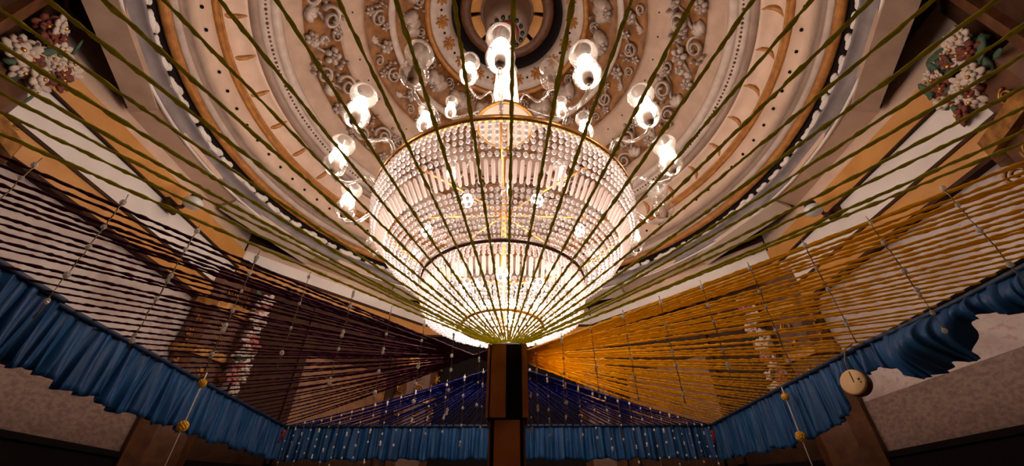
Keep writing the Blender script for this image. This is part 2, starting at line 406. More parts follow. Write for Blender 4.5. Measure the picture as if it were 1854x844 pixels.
def mk_berries(r, k=4):
    b = MB()
    for i in range(k):
        b.sphere((random.uniform(-1, 1) * r, (i - k / 2) * r * 0.9, r * 0.35), r * random.uniform(0.4, 0.6), 7, 5)
    return b.mesh('plaster_berries', ORN)
F1, F2, F3 = mk_flower(0.085), mk_flower(0.06, 6), mk_flower(0.05, 5)
SC1, SC2 = mk_scroll(0.085), mk_scroll(0.085, 1.5, -1)
SC3, SC4 = mk_scroll(0.06), mk_scroll(0.06, 1.4, -1)
LF1, LF2 = mk_leaf(0.13, 0.07), mk_leaf(0.09, 0.05)
BE1 = mk_berries(0.035)
def pl(x, y, z=0.0, rot=0.0, s=1.0): return Matrix.Translation((x, y, z)) @ Matrix.Rotation(rot, 4, 'Z') @ Matrix.Scale(s, 4)
def motif(parent, r, z, ang, slope, items, lift=0.0, sc=1.0):
    # the motif's own mesh is its raised backing stem
    b = MB(); b.tube([(-0.13, -0.10, 0.0), (-0.05, -0.02, 0.02), (0.03, 0.02, 0.02), (0.08, 0.11, 0.0)], 0.014, 5)
    m = bpy.data.meshes.get('stucco_motif_stem') or b.mesh('stucco_motif_stem', ORN)
    o = link('stucco_motif', m, parent, frame(r, z, ang, slope, lift, 0, sc))
    for nm, me, M in items: link(nm, me, o, Matrix.Diagonal((1, 1, 1.9, 1)) @ M)
SL1 = (-0.245, 0.34); N1 = 30
for i in range(N1):
    a = 2 * PI * (i + 0.5) / N1
    if i % 2:
        it = [('flower', F1, pl(0, 0.03, 0.01)), ('berries', BE1, pl(0.02, -0.14, 0, 1.3)), ('flower', F3, pl(-0.14, 0.01, 0.0)), ('scroll', SC1, pl(0.13, -0.10, 0)), ('scroll', SC3, pl(-0.14, 0.13, 0, 1.2)), ('leaf', LF2, pl(-0.12, -0.12, 0, 0.9)), ('berries', BE1, pl(0.12, 0.13, 0, 0.5))]
    else:
        it = [('berries', BE1, pl(0.05, 0.16, 0, 1.2)), ('leaf', LF2, pl(0.14, 0.0, 0, -1.4)), ('scroll', SC2, pl(-0.02, 0.05, 0.01, 0.5, 1.15)), ('flower', F2, pl(0.13, -0.12, 0.01)), ('leaf', LF1, pl(-0.10, -0.15, 0, -0.6)), ('flower', F3, pl(0.12, 0.13, 0.01)), ('berries', BE1, pl(-0.15, 0.05, 0, 1.5))]
    motif(dome, 2.03, 4.27, a, SL1, it, 0, 1.28)
SL2 = (-0.224, 0.271); N2 = 26
for i in range(N2):
    a = 2 * PI * i / N2
    if i % 2:
        it = [('flower', F2, pl(0.0, 0.05, 0.01, 0, 1.3)), ('scroll', SC4, pl(0.10, -0.08, 0)), ('leaf', LF2, pl(-0.10, -0.10, 0, 0.4))]
    else:
        it = [('scroll', SC1, pl(0.0, 0.0, 0.0, 2.2, 1.0)), ('flower', F3, pl(0.11, 0.09, 0.01)), ('berries', BE1, pl(-0.12, 0.05, 0, 0.4)), ('flower', F3, pl(-0.09, -0.10, 0.01))]
    motif(dome, 1.578, 4.835, a, SL2, it, 0, 1.15)
SL3 = (-0.32, 0.32); N3 = 18
LF3 = mk_leaf(0.26, 0.16, 3)
for i in range(N3):
    a = 2 * PI * (i + 0.3) / N3
    it = [('leaf', LF3, pl(0, -0.14, 0.0)), ('flower', F1, pl(0.0, -0.10, 0.03, 0, 0.75)), ('scroll', SC3, pl(0.13, 0.10, 0, 0.4)), ('berries', BE1, pl(-0.13, 0.12, 0))]
    motif(dome, 1.24, 5.21, a, SL3, it, 0, 1.15)
# small dark pins on the inner cream band and the flat ring; gilt rosettes on the flat ring
for i in range(40): link('pin', sm, dome, frame(1.80, 4.575, 2 * PI * i / 40, (-0.22, 0.26), 0.02, 0, 0.8))
ro = MB(); petals(ro, (0, 0), 0.042, 8, 0.055, (1.1, 0.5, 0.35), 0.008); ro.sphere((0, 0, 0.01), 0.022, 7, 4)
ro = ro.mesh('gilt_rosette', OCHRE)
for i in range(18):
    link('gilt_rosette', ro, dome, frame(0.885, 5.516, 2 * PI * i / 18, (-0.26, 0.175), 0.004))
    link('pin', sm, dome, frame(0.885, 5.516, 2 * PI * (i + 0.5) / 18, (-0.26, 0.175), 0.004, 0, 1.1))
# boss hanging inside the black ring
boss = MB().lathe([(0.655, 5.86), (0.655, 5.72), (0.62, 5.68), (0.54, 5.69), (0.50, 5.72)], 64, (CX, CY, 0)).build('ceiling_boss', BROWN, dome)
band('boss_ring', TAUPE, arc((0.35, 5.76), (0.28, 5.80), 0.03), boss, 48)
MB().lathe([(0.30, 5.84), (0.20, 5.87), (0.0, 5.88)], 48, (CX, CY, 0)).build('boss_disc', TAUPE, boss)
for i in range(8):
    a0 = 2 * PI * i / 8 + 0.06; a1 = 2 * PI * (i + 1) / 8 - 0.06; vs = []; fs = []
    for k in range(7):
        a = a0 + (a1 - a0) * k / 6
        for r, z in ((0.50, 5.71), (0.37, 5.75), (0.37, 5.79), (0.50, 5.75)): vs.append((CX + r * math.cos(a), CY + r * math.sin(a), z))
    for k in range(6):
        for j in range(4): fs.append((k * 4 + j, k * 4 + (j + 1) % 4, k * 4 + 4 + (j + 1) % 4, k * 4 + 4 + j))
    fs += [(3, 2, 1, 0), (24, 25, 26, 27)]
    MB().add(vs, fs, False).build('gilt_panel', ORANGE, boss)
MB().lathe([(0.66, 5.88), (0.3, 5.88), (0, 5.90)], 48, (CX, CY, 0)).build('boss_back', DKBROWN, boss)
# sixteen soffit boards between the dome rim and the walls
for i in range(16):
    a0 = math.radians(22.5 * i - 11.25); a1 = math.radians(22.5 * i + 11.25)
    corner = i % 2 == 1
    zo, zi = (2.70, 2.775) if corner else (2.745, 2.80)
    Ro, Ri = (3.10, 2.93) if corner else (3.17, 2.93)
    th = 0.05
    g = 0.0025
    vs = []
    for (R, z) in ((Ri, zi), (Ro, zo), (Ro, zo + th), (Ri, zi + th)):
        for a, sg in ((a0, 1), (a1, -1)):
            t = Vector((-math.sin(a), math.cos(a), 0)) * (g * sg)
            vs.append((CX + R * math.cos(a) + t.x, CY + R * math.sin(a) + t.y, z))
    fs = [(0, 1, 3, 2), (2, 3, 5, 4), (4, 5, 7, 6), (6, 7, 1, 0), (0, 2, 4, 6), (1, 7, 5, 3)]
    MB().add(vs, fs, False).build('soffit_board', (CREAM_D if i in (9, 15) else SOFF) if corner else CREAM, dome)  # near corner boards duller, the rest paler: light fall put into the colour
# brown boarding above the corner recesses
vs = []
for R, z in ((2.99, 3.0), (3.55, 3.0), (3.55, 3.06), (2.99, 3.06)):
    pass
MB().lathe([(2.95, 3.0), (3.60, 3.0), (3.60, 3.05), (2.95, 3.05)], 16, (CX, CY, 0), smooth=False, close=True, a0=PI / 16).build('recess_boarding', DKBROWN, dome)

# ------------------------------------------------------------------ piers at the octagon corners, with gilded capitals
VR = AP / math.cos(PI / 8)
PIER = [(22.5, 'brown and gilt pier at the right end of the ochre paneled far corner'), (157.5, ''), (202.5, ''), (337.5, ''), (67.5, ''), (112.5, '')]
PLAB = {22.5: 'dark brown pier with gilt carving beyond the amber cords', 157.5: 'dark brown pier with gilt carving behind the purple cords',
        202.5: 'brown pier at the upper left edge beneath the white flowers', 337.5: 'brown pier at the upper right edge beneath the leafy bouquet',
        67.5: 'shadowed brown pier right of the wooden post', 112.5: 'shadowed brown pier left of the wooden post'}
knob = MB(); knob.sphere((0, 0, 0), 0.045, 8, 5, (1, 1.3, 0.5)); petals(knob, (0, 0), 0.03, 6, 0.055, (1, 0.6, 0.5), -0.005)
knob = knob.mesh('gilt_boss', GILT)
vol = mk_scroll(0.07, 1.6); vol2 = vol.copy(); vol2.materials[0] = GILT
for deg, lab in PLAB.items():
    a = math.radians(deg); rad = Vector((math.cos(a), math.sin(a), 0)); tg = Vector((-rad.y, rad.x, 0))
    base = C0 + rad * (VR - 0.06)
    root = thing('gilded_pier', lab, 'pier', (base.x, base.y, FZ), 'piers at the hall corners')
    M = Matrix.Identity(4)
    for i in range(3): M[i][0] = tg[i]; M[i][1] = -rad[i]; M[i][2] = (0, 0, 1)[i]
    def trap(w0, d, z0, z1):
        return MB().prism([(0, -0.055), (w0, 0.414 * w0 - 0.055), (w0, d * 0.6), (w0 * 0.55, d), (-w0 * 0.55, d), (-w0, d * 0.6), (-w0, 0.414 * w0 - 0.055)], z0 - FZ, z1 - FZ)
    def put(mb, nm, m): return link(nm, mb.mesh(nm, m), root, M)
    put(trap(0.25, 0.20, FZ, 1.30), 'shaft', BROWN)
    put(trap(0.30, 0.26, FZ, FZ + 0.35), 'plinth', DKBROWN)
    put(trap(0.29, 0.235, 1.30, 1.38), 'necking', GILT)
    put(trap(0.27, 0.22, 1.38, 1.75), 'capital', BROWN)
    put(trap(0.32, 0.27, 1.75, 1.86), 'abacus', GILT)
    put(trap(0.20, 0.10, 1.86, 2.24), 'impost', BROWN)
    for zz in (1.02, 1.18, 1.46, 1.62, 2.02):
        for xx, yy, rz in ((-0.22, 0.165, 0.7), (0.0, 0.205, 0), (0.22, 0.165, -0.7)):
            K = M @ Matrix.Translation((xx * (1.08 if 1.3 < zz < 1.8 else 1.0), yy * (1.12 if 1.3 < zz < 1.8 else 1.0) - (0.10 if zz > 1.9 else 0), zz - FZ)) @ Matrix.Rotation(-rz, 4, 'Z') @ Matrix.Rotation(-PI / 2, 4, 'X') @ Matrix.Rotation(random.uniform(0, 6), 4, 'Z') @ Matrix.Scale(random.uniform(0.6, 1.0), 4)
            link('gilt_boss', knob if random.random() < 0.65 else vol2, root, K)

# ------------------------------------------------------------------ flowers on the piers
fw = {}
for nm, m in (('white', PETAL), ('pink', PINKP), ('red', REDP)):
    b = MB(); petals(b, (0, 0), 0.030, 6, 0.034, (1.1, 0.75, 0.35), 0.0); petals(b, (0, 0), 0.020, 5, 0.016, (1, 0.7, 0.5), 0.014, 0.5)
    fw[nm] = b.mesh('flower_' + nm, m)
lb = MB(); lb.sphere((0, 0.06, 0.0), 1.0, 8, 5, (0.024, 0.065, 0.006)); lb.tube([(0, -0.01, 0), (0, 0.02, 0)], 0.004, 5)
LEAF = lb.mesh('leaf', LEAFM)
ctr = MB().sphere((0, 0, 0.02), 0.013, 6, 4).mesh('flower_centre', GOLD)
def bouquet(name, label, c, axis, w2, h2, n, mix, seed, group=None, leaves=0.35):
    rnd = random.Random(seed)
    t = thing(name, label, 'flowers', c, group)
    bk = MB().tube([(0, 0, -h2), (0.01, 0.0, 0), (0, 0, h2)], 0.012, 6).build('stem', LEAFM, t)
    ax = Vector(axis).normalized(); side = ax.cross(Vector((0, 0, 1))).normalized()
    for i in range(n):
        p = side * rnd.uniform(-w2, w2) + Vector((0, 0, rnd.uniform(-h2, h2))) + ax * rnd.uniform(0.02, 0.09)
        d = (ax + side * rnd.uniform(-0.6, 0.6) + Vector((0, 0, rnd.uniform(-0.9, 0.3)))).normalized()
        R = d.to_track_quat('Z', 'Y').to_matrix().to_4x4()
        M = Matrix.Translation(p) @ R @ Matrix.Rotation(rnd.uniform(0, 6), 4, 'Z') @ Matrix.Scale(rnd.uniform(0.8, 1.4), 4)
        if rnd.random() < leaves: link('leaf', LEAF, t, M)
        else:
            o = link('blossom', fw[rnd.choice(mix)], t, M); link('flower_centre', ctr, o)
def vpos(deg, z, off):
    a = math.radians(deg); return (CX + (VR - off) * math.cos(a), CY + (VR - off) * math.sin(a), z)
def inward(deg): return (-math.cos(math.radians(deg)), -math.sin(math.radians(deg)), 0)
def offs(p, deg, s):
    a = math.radians(deg); return (p[0] - math.sin(a) * s, p[1] + math.cos(a) * s, p[2])
bouquet('flower_bouquet', 'white and dark red flowers on the pier at upper left', offs(vpos(202.5, 2.42, 0.14), 202.5, 0.02), inward(202.5), 0.17, 0.20, 46, ['white', 'white', 'red', 'red'], 3, leaves=0.25)
bouquet('flower_bouquet', 'white flowers with green leaves on the pier at upper right', offs(vpos(337.5, 2.36, 0.14), 337.5, 0.08), inward(337.5), 0.22, 0.20, 60, ['white', 'white', 'red', 'white'], 5, leaves=0.42)
bouquet('flower_garland', 'pale pink flower garland hanging beside the pier behind purple cords', offs(vpos(157.5, 1.45, 0.34), 157.5, -0.26), inward(157.5), 0.05, 0.62, 46, ['white', 'pink', 'white'], 8, leaves=0.2)
bouquet('flower_garland', 'pale pink flower garland hanging beside the pier behind amber cords', offs(vpos(22.5, 1.45, 0.34), 22.5, 0.26), inward(22.5), 0.05, 0.62, 46, ['white', 'pink', 'white'], 9, leaves=0.2)

# ------------------------------------------------------------------ opal wall lamps on brackets
def globe(x, y, z, sgn, lab):
    t = thing('wall_lamp', lab, 'lamp', (x, y, z))
    MB().tube([(sgn * 0.20, 0.02, -0.02), (sgn * 0.10, 0.02, -0.03), (sgn * 0.06, 0.0, 0.0)], 0.018, 8).build('bracket', BROWN, t)
    MB().box((sgn * 0.205, 0.02, -0.02), (0.03, 0.14, 0.10)).build('back_plate', DKBROWN, t)
    MB().lathe([(0.02, 0.10), (0.045, 0.085), (0.05, 0.06), (0.03, 0.04)], 16).build('lamp_cap', DKBROWN, t)
    MB().sphere((0, 0, 0), 0.07, 16, 10, (1.15, 1.15, 0.8)).build('opal_globe', OPAL, t)
globe(-2.90, 2.72, 2.36, -1, 'small white opal globe lamp on the left ochre band')
globe(2.80, 2.82, 2.36, 1, 'small white opal globe lamp on the right ochre band')

# ------------------------------------------------------------------ chandelier
ch = thing('chandelier', 'large crystal bead chandelier with gold rim and glass lamp arms', 'chandelier', (CX, CY, 0))
UP = [(1.04, 2.035), (1.05, 1.95), (1.02, 1.82), (0.95, 1.70), (0.85, 1.58), (0.72, 1.49), (0.60, 1.435)]
LO = [(0.585, 1.42), (0.592, 1.34), (0.585, 1.26), (0.555, 1.19), (0.46, 1.14), (0.29, 1.115)]
BO = [(0.27, 1.11), (0.20, 1.09), (0.10, 1.072), (0.0, 1.066)]
def along(prof, u):
    L = [0]
    for p, q in zip(prof, prof[1:]): L.append(L[-1] + math.hypot(p[0] - q[0], p[1] - q[1]))
    d = u * L[-1]
    for i in range(len(prof) - 1):
        if d <= L[i + 1] + 1e-9:
            k = (d - L[i]) / (L[i + 1] - L[i]); return prof[i][0] + k * (prof[i + 1][0] - prof[i][0]), prof[i][1] + k * (prof[i + 1][1] - prof[i][1])
    return prof[-1]
def beads(name, prof, u0, u1, rows, cols, rad=0.40):
    b = MB()
    for j in range(rows):
        u = u0 + (u1 - u0) * (j + 0.5) / rows; r, z = along(prof, u)
        sp = 2 * PI * r / cols
        for i in range(cols):
            a = 2 * PI * (i + 0.5 * (j % 2) * 0) / cols
            q = min(sp * rad, 0.0168) * random.uniform(0.9, 1.05)
            b.sphere((r * math.cos(a), r * math.sin(a), z + random.uniform(-.003, .003)), q, 6, 4, (1, 1, 1.1), smooth=False)
    return stuff(b.build(name, CRYSTAL, ch))
def rods(prof, u0, u1, cols, rad):
    r0, z0 = along(prof, u0); r1, z1 = along(prof, u1); L = math.hypot(r0 - r1, z0 - z1)
    me = MB().tube([(0, 0, -L / 2), (0, 0, -L / 2 + 0.01), (0, 0, L / 2 - 0.01), (0, 0, L / 2)], [rad * 0.5, rad, rad, rad * 0.5], 6).mesh('crystal_rod', ROD)
    for p in me.polygons: p.use_smooth = False
    tilt = math.atan2(r0 - r1, z0 - z1)
    for i in range(cols):
        a = 2 * PI * (i + 0.5) / cols
        link('crystal_rod', me, ch, Matrix.Rotation(a, 4, 'Z') @ Matrix.Translation(((r0 + r1) / 2, 0, (z0 + z1) / 2)) @ Matrix.Rotation(tilt, 4, 'Y'))
def ring(name, r, z, t, m, h=None, n=96):
    h = h or t
    return MB().lathe([(r - t, z - h), (r + t, z - h), (r + t * 1.2, z), (r + t, z + h), (r - t, z + h)], n, close=True).build(name, m, ch)
ring('gold_rim', 1.045, 2.05, 0.014, GOLD, 0.022)
beads('upper_bead_net', UP, 0.0, 0.36, 6, 146)
rods(UP, 0.37, 0.55, 138, 0.0125)
beads('middle_bead_net', UP, 0.57, 1.0, 9, 146)
ring('bronze_ring', 0.592, 1.432, 0.012, BROWN, 0.014)
beads('lower_bead_net', LO, 0.0, 0.16, 3, 104)
rods(LO, 0.17, 0.42, 88, 0.0125)
beads('bottom_bead_net', LO, 0.43, 1.0, 8, 84)
ring('bronze_ring', 0.282, 1.113, 0.010, GOLD, 0.008)
beads('base_bead_net', BO, 0.0, 0.92, 6, 40)
MB().lathe([(0.0, 1.05), (0.025, 1.058), (0.03, 1.07), (0.0, 1.08)], 16).build('finial', GOLD, ch)
# inner frame: hub, spokes, ring carrying inner lamps
MB().tube([(0, 0, 1.10), (0, 0, 5.80)], 0.022, 10).build('stem_rod', GOLD, ch)
for i in range(8):
    a = 2 * PI * i / 8
    MB().tube([(0.02 * math.cos(a), 0.02 * math.sin(a), 2.12), (0.55 * math.cos(a), 0.55 * math.sin(a), 2.10), (1.04 * math.cos(a), 1.04 * math.sin(a), 2.05)], 0.010, 6).build('spoke', GOLD, ch)
# crown and glass column above
MB().lathe([(0.28, 3.30), (0.27, 3.33), (0.21, 3.38), (0.16, 3.44), (0.15, 3.50), (0.16, 3.53), (0.13, 3.54), (0.0, 3.54)], 32).build('crown_bowl', PALE, ch)
MB().lathe([(0.0, 3.31), (0.20, 3.305), (0.275, 3.295)], 32).build('crown_plate', SOFF, ch)
MB().lathe([(0.272, 3.285), (0.295, 3.28), (0.305, 3.30), (0.29, 3.32), (0.272, 3.315)], 32, close=True).build('crown_rim', GOLD, ch)
MB().lathe([(0.145, 3.54), (0.15, 3.66), (0.135, 3.9), (0.12, 4.2), (0.13, 4.32), (0.09, 4.36), (0.03, 4.40)], 24).build('glass_column', COLG, ch)
for i in range(4):
    a = 2 * PI * i / 4 + 0.4
    MB().sphere((0.06 * math.cos(a), 0.06 * math.sin(a), 3.92), 0.04, 10, 8, (1, 1, 7.0)).build('added_column_bulb', BULB, ch)  # unseen bulbs added to make the glass column glow
# ceiling cup over the stem, ringed with green glass balls
cup = MB().lathe([(0.34, 5.80), (0.33, 5.62), (0.29, 5.45), (0.30, 5.38), (0.27, 5.28), (0.22, 5.22), (0.0, 5.24)], 40).build('ceiling_cup', TAUPE, ch)
gb = MB().sphere((0, 0, 0), 0.030, 8, 6).mesh('green_ball', GREENG)
for i in range(14):
    a = 2 * PI * i / 14; link('green_ball', gb, cup, Matrix.Translation((0.205 * math.cos(a), 0.205 * math.sin(a), 5.20)))
MB().lathe([(0.165, 5.24), (0.155, 5.19), (0.12, 5.17), (0.09, 5.19)], 24).build('red_collar', REDG, cup)
# lamps: arm > socket, bulb, globe, top
def lathe_mesh(name, prof, m, n=20): return MB().lathe(prof, n).mesh(name, m)
G_LOW = lathe_mesh('shade_globe', [(0.022, -0.150), (0.058, -0.142), (0.084, -0.110), (0.090, -0.075), (0.082, -0.035), (0.066, 0.0), (0.060, 0.045)], SHADE)
G_TOP = lathe_mesh('shade_top', [(0.060, 0.045), (0.066, 0.085), (0.086, 0.115), (0.094, 0.150), (0.084, 0.185), (0.055, 0.200)], FROST)
B_ON = MB().sphere((0, 0, 0.048), 0.052, 12, 8, (1, 1, 1.3)).mesh('bulb', BULB)
B_OFF = MB().sphere((0, 0, 0), 0.040, 12, 8, (1, 1, 1.3)).mesh('bulb_unlit', FROST)
SK = lathe_mesh('socket', [(0.0, -0.155), (0.026, -0.155), (0.034, -0.13), (0.034, -0.08), (0.026, -0.06), (0.026, -0.01), (0.0, -0.005)], SOCK, 14)
def lamp(ang, R, z, lit, s=1.0, r_in=1.045, z_in=2.06):
    a = math.radians(ang) - PI / 2          # 0 = nearest the viewer, + = to the right
    Q = Matrix.Rotation(a, 4, 'Z')
    dr = R - r_in
    pts = [(r_in, 0, z_in)]
    P0, P1, P2, P3 = (r_in, z_in), (r_in + dr * 0.35, z_in + 0.28 * s), (r_in + dr * 0.45, z - 0.42 * s), (R, z - 0.13 * s)
    N = 16; pts = []
    for k in range(N + 1):
        u = k / N
        pr = [(1 - u) ** 3 * P0[i] + 3 * u * (1 - u) ** 2 * P1[i] + 3 * u * u * (1 - u) * P2[i] + u ** 3 * P3[i] for i in (0, 1)]
        if u > 0.8: pr[0] = R - (R - pr[0]) * (1 - (u - 0.8) / 0.2) ; pr[1] = pr[1] - 0.02 * math.sin((u - 0.8) / 0.2 * PI)
        pts.append((pr[0], 0, pr[1]))
    arm = link('lamp_arm', MB().tube(pts, 0.013 * s, 8).mesh('lamp_arm', ARMG), ch, Q)
    T = Matrix.Translation((R, 0, z)) @ Matrix.Scale(s, 4)
    link('socket', SK, arm, T)
    link('shade_globe', G_LOW, arm, T); link('shade_top', G_TOP, arm, T)
    link('bulb', B_ON if lit else B_OFF, arm, T)
OFF = {-22.5, 90.0}
for i in range(16):
    ang = -157.5 + 22.5 * i
    lamp(ang, 1.363, 2.26, ang not in OFF)
for ang, lit in ((-22, True), (30, False), (-73, True), (80, True), (-130, True), (130, True), (180, True)):
    lamp(ang, 0.79, 3.10, lit, 0.92, 0.28, 3.33)
for ang in (-109, 109, 180): lamp(ang, 0.68, 3.90, True, 0.85, 0.13, 3.60)
# lamps inside the basket
for (r, z, n) in ((0.62, 1.78, 8), (0.30, 1.36, 6), (0.12, 1.22, 3)):
    for i in range(n):
        a = 2 * PI * (i + 0.5) / n
        p = (r * math.cos(a), r * math.sin(a), z)
        o = MB().sphere((0, 0, 0), 0.042, 10, 8, (1, 1, 1.3)).build('inner_bulb', BULB_IN, ch); o.location = p

# ------------------------------------------------------------------ canopy frame, post, cords
PX, PY = -0.03, 2.72
NL, NR, FR, FL = Vector((-2.40, -0.12, 1.01)), Vector((2.42, 0.10, 1.02)), Vector((2.35, 5.05, 0.955)), Vector((-2.66, 5.05, 0.94))
cf = thing('canopy_frame', 'thin dark frame holding the cord canopy above the blue valance', 'frame', (0, 0, -1.6))
UPV = Vector((0, 0, 1.6))
for p, q in ((NL, NR), (NR, FR), (FR, FL), (FL, NL)): MB().tube([p + UPV, (p + q) / 2 + UPV, q + UPV], 0.012, 8).build('rail', BLACK, cf)
for p in (NL, NR, FR, FL):
    o2 = Vector((0.05 if p.x > 0 else -0.05, 0.05 if p.y > 2 else -0.05, 0))
    MB().tube([Vector((p.x, p.y, 0)) + o2, p + UPV + o2, p + UPV], 0.016, 8).build('leg', BLACK, cf)

po = thing('wooden_post', 'dark reddish wooden post with black strips at the canopy centre', 'post', (PX, PY, -1.6))
MB().box((0, 0, 1.06), (0.20, 0.20, 2.12)).build('shaft_core', BLACK, po)
MB().box((0, 0, 2.36), (0.246, 0.236, 0.46)).build('sleeve_core', BLACK, po)
for k in range(4):
    Q = Matrix.Rotation(k * PI / 2, 4, 'Z')
    link('shaft_board', MB().box((0, -0.105, 1.06), (0.155, 0.014, 2.12)).mesh('shaft_board', POSTW), po, Q)
    link('sleeve_board', MB().box((-0.058, -0.124, 2.36), (0.098, 0.016, 0.46)).mesh('sleeve_board', POSTW), po, Q)
    link('sleeve_slat', MB().box((0.112, -0.124, 2.36), (0.034, 0.016, 0.46)).mesh('sleeve_slat', POSTW), po, Q)
MB().lathe([(0.0, 2.622), (0.10, 2.622), (0.14, 2.60), (0.14, 2.585), (0.0, 2.585)], 4, smooth=False, a0=PI / 4).build('top_cap', BLACK, po)

ONES = 'first second third fourth fifth sixth seventh eighth ninth tenth eleventh twelfth thirteenth fourteenth fifteenth sixteenth seventeenth eighteenth nineteenth'.split()
def nth(n):
    if n < 20: return ONES[n - 1]
    t, u = divmod(n, 10)
    return ('twentieth', 'thirtieth', 'fortieth', 'fiftieth', 'sixtieth')[t - 2] if u == 0 else ('twenty', 'thirty', 'forty', 'fifty', 'sixty')[t - 2] + '-' + ONES[u - 1]
def cord(a, b, r, m, name, label, group, sag, seed, twist=70.0, tw=0.17):
    rnd = random.Random(seed)
    a, b = Vector(a), Vector(b); L = (b - a).length; n = max(24, int(L / 0.015))
    pts = []; rr = []
    ph = rnd.uniform(0, 6)
    for k in range(n + 1):
        u = k / n; p = a.lerp(b, u)
        p.z -= 4 * sag * u * (1 - u)
        p += Vector((rnd.uniform(-1, 1), rnd.uniform(-1, 1), rnd.uniform(-1, 1))) * 0.0012
        pts.append(p); rr.append(r * rnd.uniform(0.68, 1.28))
    f = lambda k, th: 1 + tw * math.cos(2 * (th - ph - twist * L * k / n * 0.5))
    o = MB().tube(pts, rr, 6, rfun=f).build(name, m)
    return tag(o, label, 'cord', group)
def fan(p, q, n, m, name, label, group, r, face, z0, z1, sag=0.03, skip=0):
    for i in range(n):
        u = (i + 0.5) / n
        e = p.lerp(q, u)
        s0 = (u - 0.5) * 0.24
        st = Vector((PX, PY, z0 + (z1 - z0) * abs(2 * u - 1))) + (Vector((s0, face[1] * 0.132, 0)) if face[1] else Vector((face[0] * 0.132, s0, 0)))
        cord(st, e, r * random.uniform(0.9, 1.1), m, name, label % nth(i + 1), group, sag * random.uniform(0.4, 1.3), i * 13 + n)
fan(NL, NR, 29, GREEN, 'green_cord', 'fuzzy olive green cord fanning overhead from the post, %s from the left', 'olive green cords of the canopy', 0.0058, (0, -1), 1.005, 0.99)
fan(FL, NL, 42, PURPLE, 'purple_cord', 'dark purple cord fanning left from the post, %s from the blue cords', 'purple cords of the canopy', 0.0060, (-1, 0), 0.95, 0.95)
fan(NR, FR, 58, YELLOW, 'amber_cord', 'amber yellow cord fanning right from the post, %s from the green cords', 'amber cords of the canopy', 0.0062, (1, 0), 0.95, 0.95)
# the order of amber cords runs near to far, so their starts are mirrored on the post face by construction
fan(FL, FR, 60, BLUEY, 'blue_yarn', 'royal blue cord fanning behind the post, %s from the left', 'royal blue cords of the canopy', 0.0066, (0, 1), 0.90, 0.90)

# ------------------------------------------------------------------ blue valances
def valance(name, label, p, q, bottom, top=lambda u: 0.0, bulge=lambda u, v: 0.0, inward=(0, 0, 0), n=640, rows=12, seed=1, amp=0.019):
    rnd = random.Random(seed)
    p, q = Vector(p), Vector(q); L = (q - p).length; iw = Vector(inward)
    fr = [(rnd.uniform(44, 56), rnd.uniform(0, 6)), (rnd.uniform(85, 100), rnd.uniform(0, 6)), (rnd.uniform(9, 14), rnd.uniform(0, 6)), (rnd.uniform(150, 170), rnd.uniform(0, 6))]
    vs = []; fs = []
    for i in range(n + 1):
        u = i / n; s = u * L
        z0 = top(u); z1 = bottom(u) + 0.012 * math.sin(s * 17 + seed) + 0.008 * math.sin(s * 41)
        for j in range(rows + 1):
            v = j / rows
            wv = math.sin(fr[0][0] * s + fr[0][1] + 0.5 * math.sin(3 * v)) + 0.7 * math.sin(fr[1][0] * s + fr[1][1] + v) + 0.6 * math.sin(fr[2][0] * s + fr[2][1]) + 0.4 * math.sin(fr[3][0] * s + fr[3][1] - 0.8 * v)
            c = p.lerp(q, u)
            c += iw * (amp * wv * (0.35 + 0.65 * v) + bulge(u, v)); c.z += z0 + (z1 - z0) * v
            c += (q - p).normalized() * (0.006 * math.sin(fr[1][0] * s * 1.3 + 2 * v))
            vs.append(c)
    R = rows + 1
    for i in range(n):
        for j in range(rows): fs.append((i * R + j, i * R + j + 1, (i + 1) * R + j + 1, (i + 1) * R + j))
    o = MB().add(vs, fs).build(name, VAL)
    tag(o, label, 'valance')
    md = o.modifiers.new('cloth_thickness', 'SOLIDIFY'); md.thickness = 0.003
    hp = [p.lerp(q, k / 60) + Vector((0, 0, top(k / 60))) + iw * (bulge(k / 60, 0.0) + 0.012) for k in range(61)]
    MB().tube(hp, 0.015, 7).build('hem', VALD, o)
    return o
def lin(pts):
    def f(u):
        for (a, x), (b, y) in zip(pts, pts[1:]):
            if u <= b: t = (u - a) / (b - a); t = t * t * (3 - 2 * t); return x + (y - x) * t
        return pts[-1][1]
    return f
IN_ = 0.03
valance('blue_valance', 'blue pleated satin valance hanging along the far side', FL + Vector((0.02, -IN_, -0.012)), FR + Vector((-0.02, -IN_, -0.012)), lambda u: -0.345, inward=(0, -1, 0), seed=2)
valance('blue_valance', 'blue pleated satin valance hanging along the left side', NL.lerp(FL, 0.375) + Vector((IN_, 0, -0.012)), FL + Vector((IN_, -0.03, -0.012)), lin([(0, -0.33), (0.3, -0.37), (0.7, -0.36), (1, -0.34)]), inward=(1, 0, 0), seed=3)
valance('blue_valance', 'loose blue satin piece at the left edge overlapping the valance', NL.lerp(FL, 0.215) + Vector((IN_ + 0.03, 0, 0.03)), NL.lerp(FL, 0.40) + Vector((IN_ + 0.03, 0, 0.0)), lin([(0, -0.36), (1, -0.35)]), bulge=lambda u, v: 0.0, inward=(1, 0, 0), n=160, seed=5, amp=0.02)
